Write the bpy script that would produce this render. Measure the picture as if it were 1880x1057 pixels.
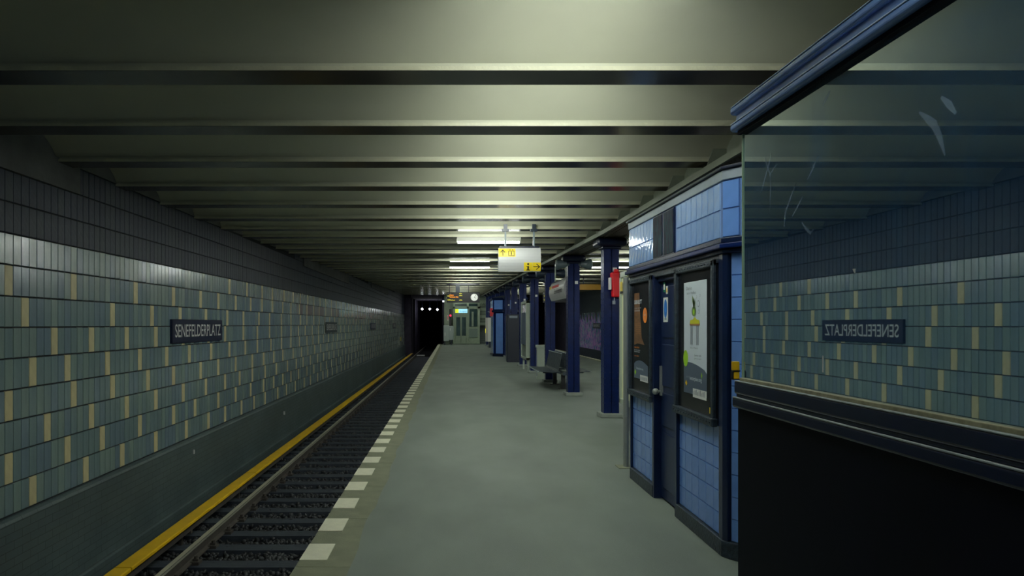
import bpy, bmesh, math, random
import numpy as np
from mathutils import Vector, Matrix
R = random.Random(7)
PI = math.pi
for o in list(bpy.data.objects): bpy.data.objects.remove(o)
SC = bpy.context.scene
COL = SC.collection

# ------------------------------------------------------------ camera, world, exposure
cd = bpy.data.cameras.new('camera'); cam = bpy.data.objects.new('camera', cd); COL.objects.link(cam)
cam.location = (0, 0, 1.6); cam.rotation_euler = (PI/2, 0, 0)
cd.lens = 26.0; cd.sensor_width = 36.0; cd.shift_x = 0.0596; cd.shift_y = 0.0354
cd.clip_start = 0.05; cd.clip_end = 300
SC.camera = cam
W = bpy.data.worlds.new('world'); SC.world = W; W.use_nodes = True
W.node_tree.nodes['Background'].inputs[0].default_value = (0.16, 0.24, 0.34, 1)
W.node_tree.nodes['Background'].inputs[1].default_value = 0.22
SC.view_settings.view_transform = 'Standard'
try: SC.view_settings.look = 'None'
except Exception: pass
SC.view_settings.gamma = 1.0
SC.view_settings.use_curve_mapping = False
SC.view_settings.exposure = 0.0
LAMP = 52.0            # strength of a fluorescent tube
LAMPCOL = (0.95, 1.0, 0.96)

# ------------------------------------------------------------ materials
def lin(c):
    return tuple((x/255/12.92 if x/255 <= .04045 else ((x/255+.055)/1.055)**2.4) for x in c)
MATS = {}
def mat(name, rgb, rough=.6, metal=0., var=0., vscale=6., bump=0., bscale=60., emit=0., spec=.5, coat=0., stretch=(1,1,1)):
    if name in MATS: return MATS[name]
    m = bpy.data.materials.new(name); m.use_nodes = True
    nt = m.node_tree; b = nt.nodes['Principled BSDF']; c = lin(rgb) + (1,)
    b.inputs['Base Color'].default_value = c
    b.inputs['Roughness'].default_value = rough
    b.inputs['Metallic'].default_value = metal
    b.inputs['Specular IOR Level'].default_value = spec
    if coat: b.inputs['Coat Weight'].default_value = coat; b.inputs['Coat Roughness'].default_value = .16
    if emit:
        b.inputs['Emission Color'].default_value = c; b.inputs['Emission Strength'].default_value = emit
    if var or bump:
        tc = nt.nodes.new('ShaderNodeTexCoord'); mp = nt.nodes.new('ShaderNodeMapping')
        mp.inputs['Scale'].default_value = stretch
        nt.links.new(tc.outputs['Object'], mp.inputs['Vector'])
    if var:
        n = nt.nodes.new('ShaderNodeTexNoise'); n.inputs['Scale'].default_value = vscale; n.inputs['Detail'].default_value = 5
        nt.links.new(mp.outputs[0], n.inputs['Vector'])
        r = nt.nodes.new('ShaderNodeValToRGB')
        r.color_ramp.elements[0].position = .3; r.color_ramp.elements[1].position = .7
        r.color_ramp.elements[0].color = tuple(max(0, x*(1-var)) for x in c[:3]) + (1,)
        r.color_ramp.elements[1].color = tuple(min(1, x*(1+var)) for x in c[:3]) + (1,)
        nt.links.new(n.outputs[0], r.inputs[0]); nt.links.new(r.outputs[0], b.inputs['Base Color'])
    if bump:
        n2 = nt.nodes.new('ShaderNodeTexNoise'); n2.inputs['Scale'].default_value = bscale; n2.inputs['Detail'].default_value = 4
        nt.links.new(mp.outputs[0], n2.inputs['Vector'])
        bp = nt.nodes.new('ShaderNodeBump'); bp.inputs['Strength'].default_value = bump; bp.inputs['Distance'].default_value = .01
        nt.links.new(n2.outputs[0], bp.inputs['Height']); nt.links.new(bp.outputs[0], b.inputs['Normal'])
    MATS[name] = m
    return m

tileA = mat('tile_teal', (130,153,155), .24, var=.08, vscale=9, bump=.2, bscale=25, spec=.7, coat=.5, stretch=(1,1,.2))
tileB = mat('tile_blue_grey', (126,148,159), .22, var=.08, vscale=9, bump=.2, bscale=25, spec=.7, coat=.5, stretch=(1,1,.2))
tileC = mat('tile_green_grey', (132,154,149), .28, var=.08, vscale=9, bump=.2, bscale=25, spec=.7, coat=.4, stretch=(1,1,.2))
tileL = mat('tile_cream', (216,206,160), .35, var=.08, vscale=9, bump=.1, bscale=25)
tileD = mat('tile_dark_grey', (54,64,74), .46, var=.15, vscale=9, bump=.2, bscale=25)  # dark tile tones, this and the next, for the upper rows
tileE = mat('tile_dark_blue', (44,55,71), .44, var=.15, vscale=9, bump=.2, bscale=25)
tileF = mat('tile_pink_grey', (134,124,122), .34, var=.1, vscale=9, bump=.1, bscale=25)
grout = mat('grout', (34,38,40), .9)
plaster = mat('haunch_plaster', (104,106,104), .9, var=.2, vscale=3, bump=.3, bscale=20)
vaultm = mat('vault_paint', (186,188,166), .55, var=.05, vscale=1.4, bump=.12, bscale=14)
beamm = mat('beam_paint', (66,62,54), .22, var=.25, vscale=2.5, bump=.06, bscale=12)
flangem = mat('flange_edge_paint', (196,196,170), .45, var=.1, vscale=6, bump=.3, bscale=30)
girderm = mat('girder_underside', (84,76,56), .4, var=.35, vscale=5, bump=.1, bscale=20)
girderl = mat('girder_edge', (140,148,132), .4, var=.1, vscale=5, bump=.1, bscale=20)
asphalt = mat('asphalt', (108,118,110), .62, var=.14, vscale=1.6, bump=.35, bscale=220, stretch=(1,.45,1))
kerbm = mat('kerb_stone', (118,122,100), .8, var=.14, vscale=5, bump=.4, bscale=120)
markm = mat('edge_paint', (214,214,190), .7, var=.06, vscale=14, bump=.2, bscale=90)
under = mat('platform_concrete', (52,54,52), .9, var=.2)
yellow = mat('yellow_cover', (238,190,12), .42, var=.06, vscale=5)
steel = mat('rail_head_steel', (190,190,170), .4, metal=.35, var=.1, vscale=8, stretch=(1,.1,1))
rust = mat('rail_rust', (74,70,64), .7, var=.2, vscale=12)
sleeperm = mat('sleeper_wood', (56,63,72), .5, var=.3, vscale=10, bump=.5, bscale=30, stretch=(.3,3,1))
stoneA = mat('ballast_dark', (36,39,42), .55, var=.3, vscale=18)
stoneB = mat('ballast_mid', (56,60,62), .55, var=.3, vscale=18)
bedm = mat('ballast_bed', (24,25,26), .95, var=.3, vscale=30, bump=.8, bscale=60)
navy = mat('navy_paint', (6,27,76), .32, spec=.25, var=.2, vscale=7, bump=.12, bscale=30)
navy2 = mat('navy_dark_paint', (10,26,58), .28, var=.3, vscale=5, bump=.2, bscale=25)
worn = mat('worn_frame_paint', (32,45,56), .4, var=.5, vscale=22, bump=.7, bscale=45)
cabinet_dark = mat('cabin_panel', (5,8,26), .6, spec=.15, var=.2, vscale=3)
cabin_trim = mat('cabin_trim', (12,24,58), .2, var=.1, vscale=6, bump=.05, bscale=20)
cornice = mat('cabin_cornice', (106,138,196), .22, var=.15, vscale=7, bump=.1, bscale=16)
putty = mat('glazing_bead', (142,138,112), .5, var=.3, vscale=40)
blueA = mat('kiosk_tile', (92,132,198), .16, var=.06, vscale=8, bump=.1, bscale=12)
blueB = mat('kiosk_tile_light', (98,136,200), .18, var=.06, vscale=8, bump=.1, bscale=12)
blueF = mat('fascia_tile', (120,152,200), .08, var=.06, vscale=8, bump=.35, bscale=9)
bgrout = mat('kiosk_grout', (84,112,160), .8)
greyp = mat('grey_cap_paint', (128,140,150), .4, var=.1)
black = mat('black', (14,15,18), .4)
blackg = mat('black_glass', (16,22,28), .12)
stone_base = mat('pillar_plinth_stone', (132,140,132), .7, var=.1)
white = mat('white_print', (214,216,212), .45)
signw = mat('sign_white', (176,178,178), .35)
signy = mat('sign_yellow', (218,192,36), .4)
pictob = mat('pictogram_black', (16,16,16), .6)
red = mat('red_box', (206,16,28), .35, emit=0.)
orange = mat('led_orange', (255,150,20), .5, emit=1.2)
ledy = mat('led_yellow', (220,210,60), .5, emit=.8)
galv = mat('galvanised_steel', (140,146,142), .32, metal=.4, var=.1)
benchm = mat('bench_steel', (66,76,82), .35, metal=.3, var=.15, vscale=30)
benchl = mat('bench_rim', (150,164,168), .35)
creamf = mat('case_frame', (172,184,168), .35, metal=.2)
casel = mat('case_lit_panel', (204,206,166), .5, emit=.10)
casep = mat('case_poster', (92,104,98), .2, var=.4, vscale=5)
slate = mat('poster_slate', (78,92,110), .4)
postw = mat('poster_white', (206,218,226), .3)
postd = mat('poster_black', (22,24,28), .2, var=.3, vscale=10)
brown = mat('poster_brown', (108,76,50), .35, var=.5, vscale=9, stretch=(1,1,4))
greyt = mat('print_grey', (140,150,156), .5)
lime = mat('print_lime', (150,200,40), .5)
olive = mat('print_olive', (104,132,80), .5)
oran = mat('print_orange', (226,130,50), .4)
brown2 = mat('print_tan', (150,108,72), .4)
cush = mat('print_cushion', (196,198,40), .4)
cyan = mat('sticker_blue', (50,120,200), .4)
green = mat('sticker_green', (40,130,90), .4)
grn_conc = mat('lift_paint', (128,144,122), .5, var=.08)
glassd = mat('lift_glass', (52,72,72), .1, var=.3, vscale=2)
liftsign = mat('lift_sign_lit', (150,215,240), .5, emit=1.0)
liftsy = mat('lift_sign_yellow', (220,235,40), .5, emit=.8)
tube = mat('fluorescent_tube', (255,252,240), .5)
tb = tube.node_tree.nodes['Principled BSDF']; tb.inputs['Emission Color'].default_value = LAMPCOL + (1,); tb.inputs['Emission Strength'].default_value = LAMP
lamph = mat('lamp_housing', (176,178,166), .4)
tunlamp = mat('tunnel_lamp', (245,246,255), .5, emit=40)
redlamp = mat('signal_red', (255,30,60), .5, emit=4)
concd = mat('tunnel_concrete', (60,56,72), .9, var=.3, vscale=2)
spk_l = mat('speaker_grey', (96,112,116), .35)
spk_d = mat('speaker_dark', (34,46,60), .35)
capd = mat('pillar_cap_paint', (9,18,42), .3, var=.2)

def brick_mat():
    m = bpy.data.materials.new('dado_brick'); m.use_nodes = True; nt = m.node_tree; b = nt.nodes['Principled BSDF']
    tc = nt.nodes.new('ShaderNodeTexCoord'); sp = nt.nodes.new('ShaderNodeSeparateXYZ'); cb = nt.nodes.new('ShaderNodeCombineXYZ')
    nt.links.new(tc.outputs['Object'], sp.inputs[0]); nt.links.new(sp.outputs['Y'], cb.inputs['X']); nt.links.new(sp.outputs['Z'], cb.inputs['Y'])
    br = nt.nodes.new('ShaderNodeTexBrick'); nt.links.new(cb.outputs[0], br.inputs['Vector'])
    br.inputs['Scale'].default_value = 1; br.inputs['Brick Width'].default_value = .25; br.inputs['Row Height'].default_value = .075
    br.inputs['Mortar Size'].default_value = .004
    br.inputs['Color1'].default_value = lin((104,122,122))+(1,); br.inputs['Color2'].default_value = lin((96,114,116))+(1,); br.inputs['Mortar'].default_value = lin((74,88,88))+(1,)
    n = nt.nodes.new('ShaderNodeTexNoise'); n.inputs['Scale'].default_value = 1.2; n.inputs['Detail'].default_value = 6
    nt.links.new(tc.outputs['Object'], n.inputs['Vector'])
    mx = nt.nodes.new('ShaderNodeMixRGB'); mx.blend_type = 'MULTIPLY'; mx.inputs[0].default_value = .55
    nt.links.new(br.outputs[0], mx.inputs[1]); nt.links.new(n.outputs[0], mx.inputs[2]); nt.links.new(mx.outputs[0], b.inputs['Base Color'])
    bp = nt.nodes.new('ShaderNodeBump'); bp.inputs['Strength'].default_value = .3; bp.inputs['Distance'].default_value = .004; bp.invert = True
    nt.links.new(br.outputs['Fac'], bp.inputs['Height']); nt.links.new(bp.outputs[0], b.inputs['Normal'])
    b.inputs['Roughness'].default_value = .5
    return m
brickm = brick_mat()

def pane_mat():
    m = bpy.data.materials.new('dark_pane'); m.use_nodes = True; nt = m.node_tree
    nt.nodes.remove(nt.nodes['Principled BSDF']); out = nt.nodes['Material Output']
    tr = nt.nodes.new('ShaderNodeBsdfTransparent'); tr.inputs[0].default_value = (.22,.30,.36,1)
    gl = nt.nodes.new('ShaderNodeBsdfGlossy'); gl.inputs['Roughness'].default_value = .012; gl.inputs[0].default_value = (.86,.97,1,1)
    fr = nt.nodes.new('ShaderNodeFresnel'); fr.inputs[0].default_value = 22
    mx = nt.nodes.new('ShaderNodeMixShader'); nt.links.new(fr.outputs[0], mx.inputs[0]); nt.links.new(tr.outputs[0], mx.inputs[1]); nt.links.new(gl.outputs[0], mx.inputs[2])
    df = nt.nodes.new('ShaderNodeBsdfDiffuse'); df.inputs[0].default_value = (.10,.36,.80,1)  # smudge streaks plus an even blue haze painted over the reflection
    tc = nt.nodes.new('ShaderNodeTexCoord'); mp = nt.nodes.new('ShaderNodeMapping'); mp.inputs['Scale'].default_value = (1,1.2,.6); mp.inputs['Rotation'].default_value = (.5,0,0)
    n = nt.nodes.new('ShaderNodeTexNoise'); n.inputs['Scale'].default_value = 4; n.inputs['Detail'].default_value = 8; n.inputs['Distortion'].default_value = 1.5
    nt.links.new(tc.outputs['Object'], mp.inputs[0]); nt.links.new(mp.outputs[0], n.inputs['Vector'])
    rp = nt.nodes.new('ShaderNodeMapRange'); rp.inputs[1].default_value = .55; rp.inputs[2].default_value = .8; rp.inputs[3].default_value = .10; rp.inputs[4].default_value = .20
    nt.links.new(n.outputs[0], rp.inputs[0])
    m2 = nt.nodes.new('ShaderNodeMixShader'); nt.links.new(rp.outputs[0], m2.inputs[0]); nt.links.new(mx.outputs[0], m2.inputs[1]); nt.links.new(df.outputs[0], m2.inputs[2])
    nt.links.new(m2.outputs[0], out.inputs[0])
    return m
pane = pane_mat()
def film_mat(name, c, a):
    m = bpy.data.materials.new(name); m.use_nodes = True; b = m.node_tree.nodes['Principled BSDF']
    b.inputs['Base Color'].default_value = c + (1,); b.inputs['Alpha'].default_value = a; b.inputs['Roughness'].default_value = .6
    return m
film = film_mat('sticker_film', (.25,.42,.6), .06)
smear = film_mat('grease_smear', (.5,.66,.85), .26)
def streak_mat(name, cols, scale, stretch):
    m = bpy.data.materials.new(name); m.use_nodes = True; nt = m.node_tree; b = nt.nodes['Principled BSDF']
    tc = nt.nodes.new('ShaderNodeTexCoord'); mp = nt.nodes.new('ShaderNodeMapping'); mp.inputs['Scale'].default_value = stretch
    n = nt.nodes.new('ShaderNodeTexNoise'); n.inputs['Scale'].default_value = scale; n.inputs['Detail'].default_value = 3; n.inputs['Distortion'].default_value = .8
    r = nt.nodes.new('ShaderNodeValToRGB'); e = r.color_ramp.elements
    while len(e) < len(cols): e.new(.5)
    for i, c in enumerate(cols): e[i].position = .3 + .4*i/(len(cols)-1); e[i].color = lin(c) + (1,)
    nt.links.new(tc.outputs['Object'], mp.inputs[0]); nt.links.new(mp.outputs[0], n.inputs['Vector']); nt.links.new(n.outputs[0], r.inputs[0]); nt.links.new(r.outputs[0], b.inputs['Base Color'])
    b.inputs['Roughness'].default_value = .7; b.inputs['Specular IOR Level'].default_value = .2
    return m
fascia_glass = streak_mat('streaked_window', [(16,26,38),(52,40,56),(34,66,72),(74,62,72)], 14, (1,3,.5))
graffiti = streak_mat('graffiti_paint', [(50,64,72),(60,150,170),(120,100,180),(210,140,205),(110,200,190),(70,84,96)], 3.4, (1,1.2,.7))

# ------------------------------------------------------------ mesh builder
class MB:
    def __init__(s, M=None): s.v=[]; s.f=[]; s.m=[]; s.ms=[]; s.M=M or Matrix()
    def mi(s, m):
        if m not in s.ms: s.ms.append(m)
        return s.ms.index(m)
    def add(s, vs, fs, m):
        b=len(s.v); k=s.mi(m)
        s.v += [tuple(s.M @ Vector(p)) for p in vs]
        for f in fs: s.f.append(tuple(b+i for i in f)); s.m.append(k)
    def box(s, x0,x1,y0,y1,z0,z1, m):
        vs=[(x,y,z) for z in (z0,z1) for y in (y0,y1) for x in (x0,x1)]
        s.add(vs, [(0,2,3,1),(4,5,7,6),(0,1,5,4),(2,6,7,3),(0,4,6,2),(1,3,7,5)], m); return s
    def prism(s, pts, z0, z1, m):      # polygon in xy, ccw, extruded along z
        n=len(pts); vs=[(p[0],p[1],z0) for p in pts]+[(p[0],p[1],z1) for p in pts]
        s.add(vs, [tuple(range(n-1,-1,-1)), tuple(range(n,2*n))]+[(i,(i+1)%n,n+(i+1)%n,n+i) for i in range(n)], m); return s
    def sweepy(s, prof, ys, m, dz=lambda y:0, caps=True):   # profile of (x,z) swept along y
        n=len(prof); vs=[(x,y,z+dz(y)) for y in ys for x,z in prof]; fs=[]
        for k in range(len(ys)-1):
            for i in range(n):
                a=k*n+i; b=k*n+(i+1)%n; fs.append((a,a+n,b+n,b))
        if caps: fs += [tuple(range(n)), tuple(range((len(ys)-1)*n+n-1,(len(ys)-1)*n-1,-1))]
        s.add(vs, fs, m); return s
    def cyl(s, p0, p1, r, m, n=12, r1=None, caps=True):
        p0=Vector(p0); p1=Vector(p1); d=(p1-p0).normalized(); r1=r if r1 is None else r1
        a=d.orthogonal().normalized(); b=d.cross(a)
        vs=[tuple(p0+(a*math.cos(t)+b*math.sin(t))*r) for t in [2*PI*i/n for i in range(n)]]
        vs+=[tuple(p1+(a*math.cos(t)+b*math.sin(t))*r1) for t in [2*PI*i/n for i in range(n)]]
        fs=[(i,(i+1)%n,n+(i+1)%n,n+i) for i in range(n)]
        if caps: fs+=[tuple(range(n-1,-1,-1)), tuple(range(n,2*n))]
        s.add(vs, fs, m); return s
    def ball(s, c, r, m, n=10, k=6, sc=(1,1,1)):
        vs=[]; fs=[]
        for j in range(k+1):
            ph=PI*j/k
            for i in range(n):
                t=2*PI*i/n; vs.append((c[0]+r*sc[0]*math.sin(ph)*math.cos(t), c[1]+r*sc[1]*math.sin(ph)*math.sin(t), c[2]+r*sc[2]*math.cos(ph)))
        for j in range(k):
            for i in range(n):
                a=j*n+i; b=j*n+(i+1)%n; fs.append((a,a+n,b+n,b))
        s.add(vs, fs, m); return s
    def flat(s, pts, m, h=0.):        # 2-d polygon in the current plane
        s.add([(p[0],p[1],h) for p in pts], [tuple(range(len(pts)))], m); return s
    def rect(s, x0,y0,x1,y1, m, h=0.): return s.flat([(x0,y0),(x1,y0),(x1,y1),(x0,y1)], m, h)
    def disc(s, cx,cy,rx,ry, m, h=0., n=20): return s.flat([(cx+rx*math.cos(2*PI*i/n), cy+ry*math.sin(2*PI*i/n)) for i in range(n)], m, h)
    def text(s, txt, x, y, size, m, h=0., width=None, bold=0., align='LEFT'):
        c=bpy.data.curves.new('text','FONT'); c.body=txt; c.size=size; c.offset=bold*size; c.resolution_u=3; c.align_x=align
        o=bpy.data.objects.new('text',c); me=bpy.data.meshes.new_from_object(o)
        vs=[v.co.copy() for v in me.vertices]
        if vs:
            x0=min(v.x for v in vs); x1=max(v.x for v in vs); k=1 if not width else width/(x1-x0)
            base = x0 if align=='LEFT' else 0
            s.add([((v.x-base)*k+x, v.y+y, h) for v in vs], [tuple(p.vertices) for p in me.polygons], m)
        bpy.data.objects.remove(o); bpy.data.curves.remove(c); bpy.data.meshes.remove(me); return s
    def mesh(s, name, smooth=False):
        me=bpy.data.meshes.new(name); me.from_pydata(s.v, [], s.f)
        for m in s.ms: me.materials.append(m)
        me.polygons.foreach_set('material_index', s.m)
        if smooth: me.polygons.foreach_set('use_smooth', [True]*len(s.f))
        me.update(); return me
    def obj(s, name, parent=None, loc=(0,0,0), rz=0, smooth=False, bevel=0., seg=2):
        return place(s.mesh(name, smooth), name, parent, loc, rz, bevel, seg)
def place(me, name, parent=None, loc=(0,0,0), rz=0, bevel=0., seg=2):
    o=bpy.data.objects.new(name, me); COL.objects.link(o); o.location=loc; o.rotation_euler=(0,0,rz)
    if parent: o.parent=parent
    if bevel:
        b=o.modifiers.new('bevel','BEVEL'); b.width=bevel; b.segments=seg; b.limit_method='ANGLE'; b.angle_limit=.6
    return o
def thing(name, label, cat, loc=(0,0,0), rz=0, group=None):
    return tag(place(None, name, None, loc, rz), label, cat, group)
def tag(o, label, cat, group=None):
    o['label']=label; o['category']=cat
    if group: o['group']=group
    return o
def struct(o, label=None, cat=None):
    o['kind']='structure'
    if label: o['label']=label
    if cat: o['category']=cat
    return o
def dup(o, loc=None, parent=None, label=None):
    c=o.copy(); COL.objects.link(c)
    if parent: c.parent=parent
    if loc is not None: c.location=loc
    if label: c['label']=label
    for ch in list(o.children): dup(ch, None, c)
    return c
def frame(o, xa, ya):                # plane frame at o with local x, y axes
    xa=Vector(xa); ya=Vector(ya); za=xa.cross(ya)
    M=Matrix((xa,ya,za)).transposed().to_4x4(); M.translation=Vector(o); return M
def FL(x,y,z): return frame((x,y,z),(0,-1,0),(0,0,1))     # plane facing -X (right side of the photo)
def FR(x,y,z): return frame((x,y,z),(0,1,0),(0,0,1))      # plane facing +X (left wall)
def FC(x,y,z): return frame((x,y,z),(1,0,0),(0,0,1))      # plane facing the camera
def rise(y): return max(0, y-12)*.017

YN, YF = -3.0, 62.0
XL, XP, XR = -3.9, 2.75, 9.4
XE, XE2 = -1.03, 6.72

# ------------------------------------------------------------ left wall
TW, TH, Z0 = .12504, .277, -.09
wl = struct(MB().box(XL-.35, XL-.012, YN, YF+1, -1.5, 4.6, grout).obj('wall_left'), 'tiled side wall of slim grey-blue tiles beyond the track', 'wall')
def tilemesh(m, w=TW-.006, h=TH-.010, t=.012, xdir=1):
    b=MB(); c=.0035
    y0,y1,z0,z1=-w/2,w/2,-h/2,h/2
    vs=[(0,y0,z0),(0,y1,z0),(0,y1,z1),(0,y0,z1),(t*xdir,y0+c,z0+c),(t*xdir,y1-c,z0+c),(t*xdir,y1-c,z1-c),(t*xdir,y0+c,z1-c)]
    fs=[(4,5,6,7),(0,1,5,4),(1,2,6,5),(2,3,7,6),(3,0,4,7)]
    if xdir<0: fs=[f[::-1] for f in fs]
    b.add(vs,fs,m); return b
TM = {m.name: tilemesh(m, TW-(.003 if m in (tileD,tileE) else .005)).mesh('tile') for m in (tileA,tileB,tileC,tileL,tileD,tileE,tileF)}
light = {0:[54,62,69,77,86],1:[51,59,65,73,82,89],2:[49,56,63,70,77],3:[51,60,67,75],4:[54,59,66,73],5:[57,63,70,77],6:[53,67,76,84],7:[60,72,82,91],8:[]}
LT = {}
for r in range(9):
    s=set(light[r]); k=(light[r][-1] if light[r] else 96+R.randint(0,6))
    while k < 520: k += R.choice([7,7,8,8,9]); s.add(k)
    k=light[r][0] if light[r] else 10
    while k > 10: k -= R.choice([7,8,9]); (r<8) and s.add(k)
    LT[r]=s
def tilecol(r, k):
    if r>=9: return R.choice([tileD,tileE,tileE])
    if k in LT[r]: return tileL
    if r==7 and 148<k<205: return R.choice([tileF,tileF,tileC])
    return R.choice([tileA,tileA,tileB,tileC])
def nrows(y): return 12 + (0 if y<13 else int((rise(y)+.0)/TH+.6))
wallstuff = {}
field=MB()
def colY(k): return (k+.7+.5)*TW
cols_ind = range(50, 75)
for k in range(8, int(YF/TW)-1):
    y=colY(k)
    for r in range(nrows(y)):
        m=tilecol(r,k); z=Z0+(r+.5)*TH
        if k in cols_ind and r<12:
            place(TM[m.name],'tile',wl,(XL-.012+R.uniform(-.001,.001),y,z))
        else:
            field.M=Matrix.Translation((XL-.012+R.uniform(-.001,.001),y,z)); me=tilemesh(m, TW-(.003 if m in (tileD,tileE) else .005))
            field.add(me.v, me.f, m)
field.M=Matrix()
f=field.obj('tile_field', wl); f['kind']='stuff'
d=MB()
d.sweepy([(XL-.02,-.10),(XL+.015,-.10),(XL+.05,-.115),(XL+.062,-.14),(XL+.062,-.97),(XL+.11,-.99),(XL+.11,-1.3),(XL-.02,-1.3)][::-1], [YN,YF], brickm).obj('dado', wl)
MB().sweepy([(XL-.3,3.24),(XL+.0,3.24),(XL+.0,4.2),(XL-.3,4.2)][::-1],[YN,12,YF],plaster,rise).obj('upper_band', wl)
for a,b_,lab in ((YN,7.72,0),(19.5,28.0,1),(36,45.5,1)):
    zt=3.25+rise(b_); MB().box(XL-.02, XL+.03, a, b_, 2.955+(rise((a+b_)/2)*.9), zt, plaster).obj('plaster_haunch', wl)
MB().box(XL+.05,XL+.09,17.0-.06,17.0+.0,-.47,-.40,white).obj('marker_plate', wl)
MB().box(XL+.058,XL+.08,11.0,11.03,-.33,-.27,white).obj('marker_plate', wl)
MB().box(XL+.0,XL+.07,57.0,57.3,.32,.62,mat('box_yellow',(170,160,70),.5)).obj('wall_box', wl); MB().box(XL,XL+.07,55.2,55.5,.05,.32,stone_base).obj('wall_box', wl)

# ------------------------------------------------------------ right wall
wr = struct(MB().box(XR, XR+.3, YN, 54.5, -1.5, 4.5, tileD).obj('wall_right'), 'far side wall beyond the opposite track, painted with graffiti', 'wall')
b=MB()
for r in range(14):
    for k in range(int(26/.35), int(54.3/.35)):
        zz=Z0+r*TH; m=(R.choice([tileD,tileE]) if r>=9 else R.choice([tileD,tileA,tileD]))
        b.M=Matrix(); b.box(XR-.012,XR,k*.35,k*.35+.344,zz,zz+TH-.01,m)
f=b.obj('tile_field', wr); f['kind']='stuff'
b=MB(FL(XR-.014,54.0,0)); pts=[]
for i in range(40): pts.append((i*.23, 2.05+.28*math.sin(i*1.3)+R.uniform(-.15,.15)))
pts=[(0,-.05)]+pts+[(9.0,-.05)]
b.flat(pts[::1] if False else [pts[0]]+[pts[-1]]+pts[-2:0:-1], graffiti); b.obj('graffiti', wr)
wb = struct(MB().box(-.45,5.75,YF+.6,YF+.9,-1.4,4.6,grn_conc).box(XR-.9,XR+.2,54.5,54.8,-1.4,4.6,concd).box(XL,-3.35,YF,YF+.5,-1.4,4.6,concd).obj('wall_back'), 'pale end wall of the platform between two tunnel mouths', 'wall')
tn = MB()
tn.box(-3.95,-3.6,YF+.5,110,-1.5,4.6,concd).box(-.75,-.45,YF+.9,110,-1.5,4.6,concd).box(-3.95,-.45,YF,110,4.05,4.5,concd).box(-3.95,-.45,110,110.5,-1.5,4.6,concd)
tn.box(5.75,6.05,YF+.9,110,-1.5,4.6,concd).box(XR,XR+.3,54.5,110,-1.5,4.6,concd).box(5.75,XR+.3,YF,110,4.05,4.5,concd).box(5.75,XR+.3,110,110.5,-1.5,4.6,concd)
for yy in (66,71,76,81): tn.box(-3.6,-3.45,yy,yy+.4,-1.3,4.0,concd)
struct(tn.obj('wall_tunnel'), 'dark running tunnel beyond the platform end', 'tunnel')

# ------------------------------------------------------------ ceiling: beams, vaults, girder
ce = struct(MB().box(XL-.3,XR+.3,YN-1,YF+1,4.75,4.95,concd).obj('ceiling'), 'ceiling of shallow painted vaults between steel cross beams', 'ceiling')
beams=[]; y=4.67-1.31*6
while y < YF-.3: beams.append(y); y+=1.31
BW=.275
for y in beams:
    z=3.2+rise(y)
    b=MB(); b.box(XL,XR,y,y+BW,z,z+.028,beamm)
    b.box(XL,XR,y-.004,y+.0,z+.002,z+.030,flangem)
    b.box(XL,XR,y+.02,y+BW-.02,z+.028,z+.10,vaultm)
    b.obj('beam', ce)
    y0=y+BW-.03; y1=y+1.31+.03; z1=3.2+rise(y+1.31); n=12
    ms=MB(); vs=[]; fs=[]
    for i in range(n+1):
        t=i/n; s_=math.sin(PI*t)**.75
        yy=y0+(y1-y0)*t; zz=z+.045+(z1-z)*t+.23*s_
        vs += [(XL-.02,yy,zz),(XP,yy,zz),(XR+.02,yy,zz)]
    for i in range(n):
        for j in range(2):
            a=i*3+j; fs.append((a,a+1,a+4,a+3))
    ms.add(vs,fs,vaultm); ms.obj('vault', ce, smooth=True)
g=MB(); ys=[YN,12,YF]
prof=lambda x0,x1,z0,z1:[(x0,z0),(x0,z1),(x1,z1),(x1,z0)][::-1]
g.sweepy(prof(2.49,3.01,3.075,3.10), ys, girderm, rise)
g.sweepy(prof(2.475,2.50,3.07,3.135), ys, girderl, rise)
g.sweepy(prof(3.0,3.025,3.07,3.135), ys, girderl, rise)
g.sweepy(prof(2.70,2.80,3.10,3.6), ys, girderl, rise)
g.sweepy(prof(2.56,2.70,3.10,3.16), ys, girderm, rise)
g.obj('girder', ce)
rv=MB(); yy=5.0
while yy<22:
    for x in (2.55,2.62,2.88,2.95): rv.ball((x,yy,3.075+rise(yy)),.014,girderm,5,4)
    yy+=.11
f=rv.obj('rivets', ce); f['kind']='stuff'
gs=MB(); gs.add([(0,0,0),(.0,0,.34),(-.07,0,.34),(-.19,0,0),(0,.02,0),(0,.02,.34),(-.07,.02,.34),(-.19,.02,0)],[(3,2,1,0),(4,5,6,7),(0,4,7,3),(1,5,4,0),(2,6,5,1),(3,7,6,2)],girderl)
gm=gs.mesh('gusset')
for y in beams:
    if 2<y<40: place(gm,'gusset',ce,(2.70,y-.05,3.16+rise(y)))

# ------------------------------------------------------------ floor / platform
fl = struct(MB().box(XE+.12,XE2-.12,YN,YF+.8,-1.3,-.13,under).box(XE+.01,XE2-.01,YN,58.9,-.13,-.012,under).box(-.55,XE2-.01,58.9,YF+.8,-.13,-.012,under).obj('floor'), 'asphalt island platform with a pale kerb', 'platform')
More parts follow.
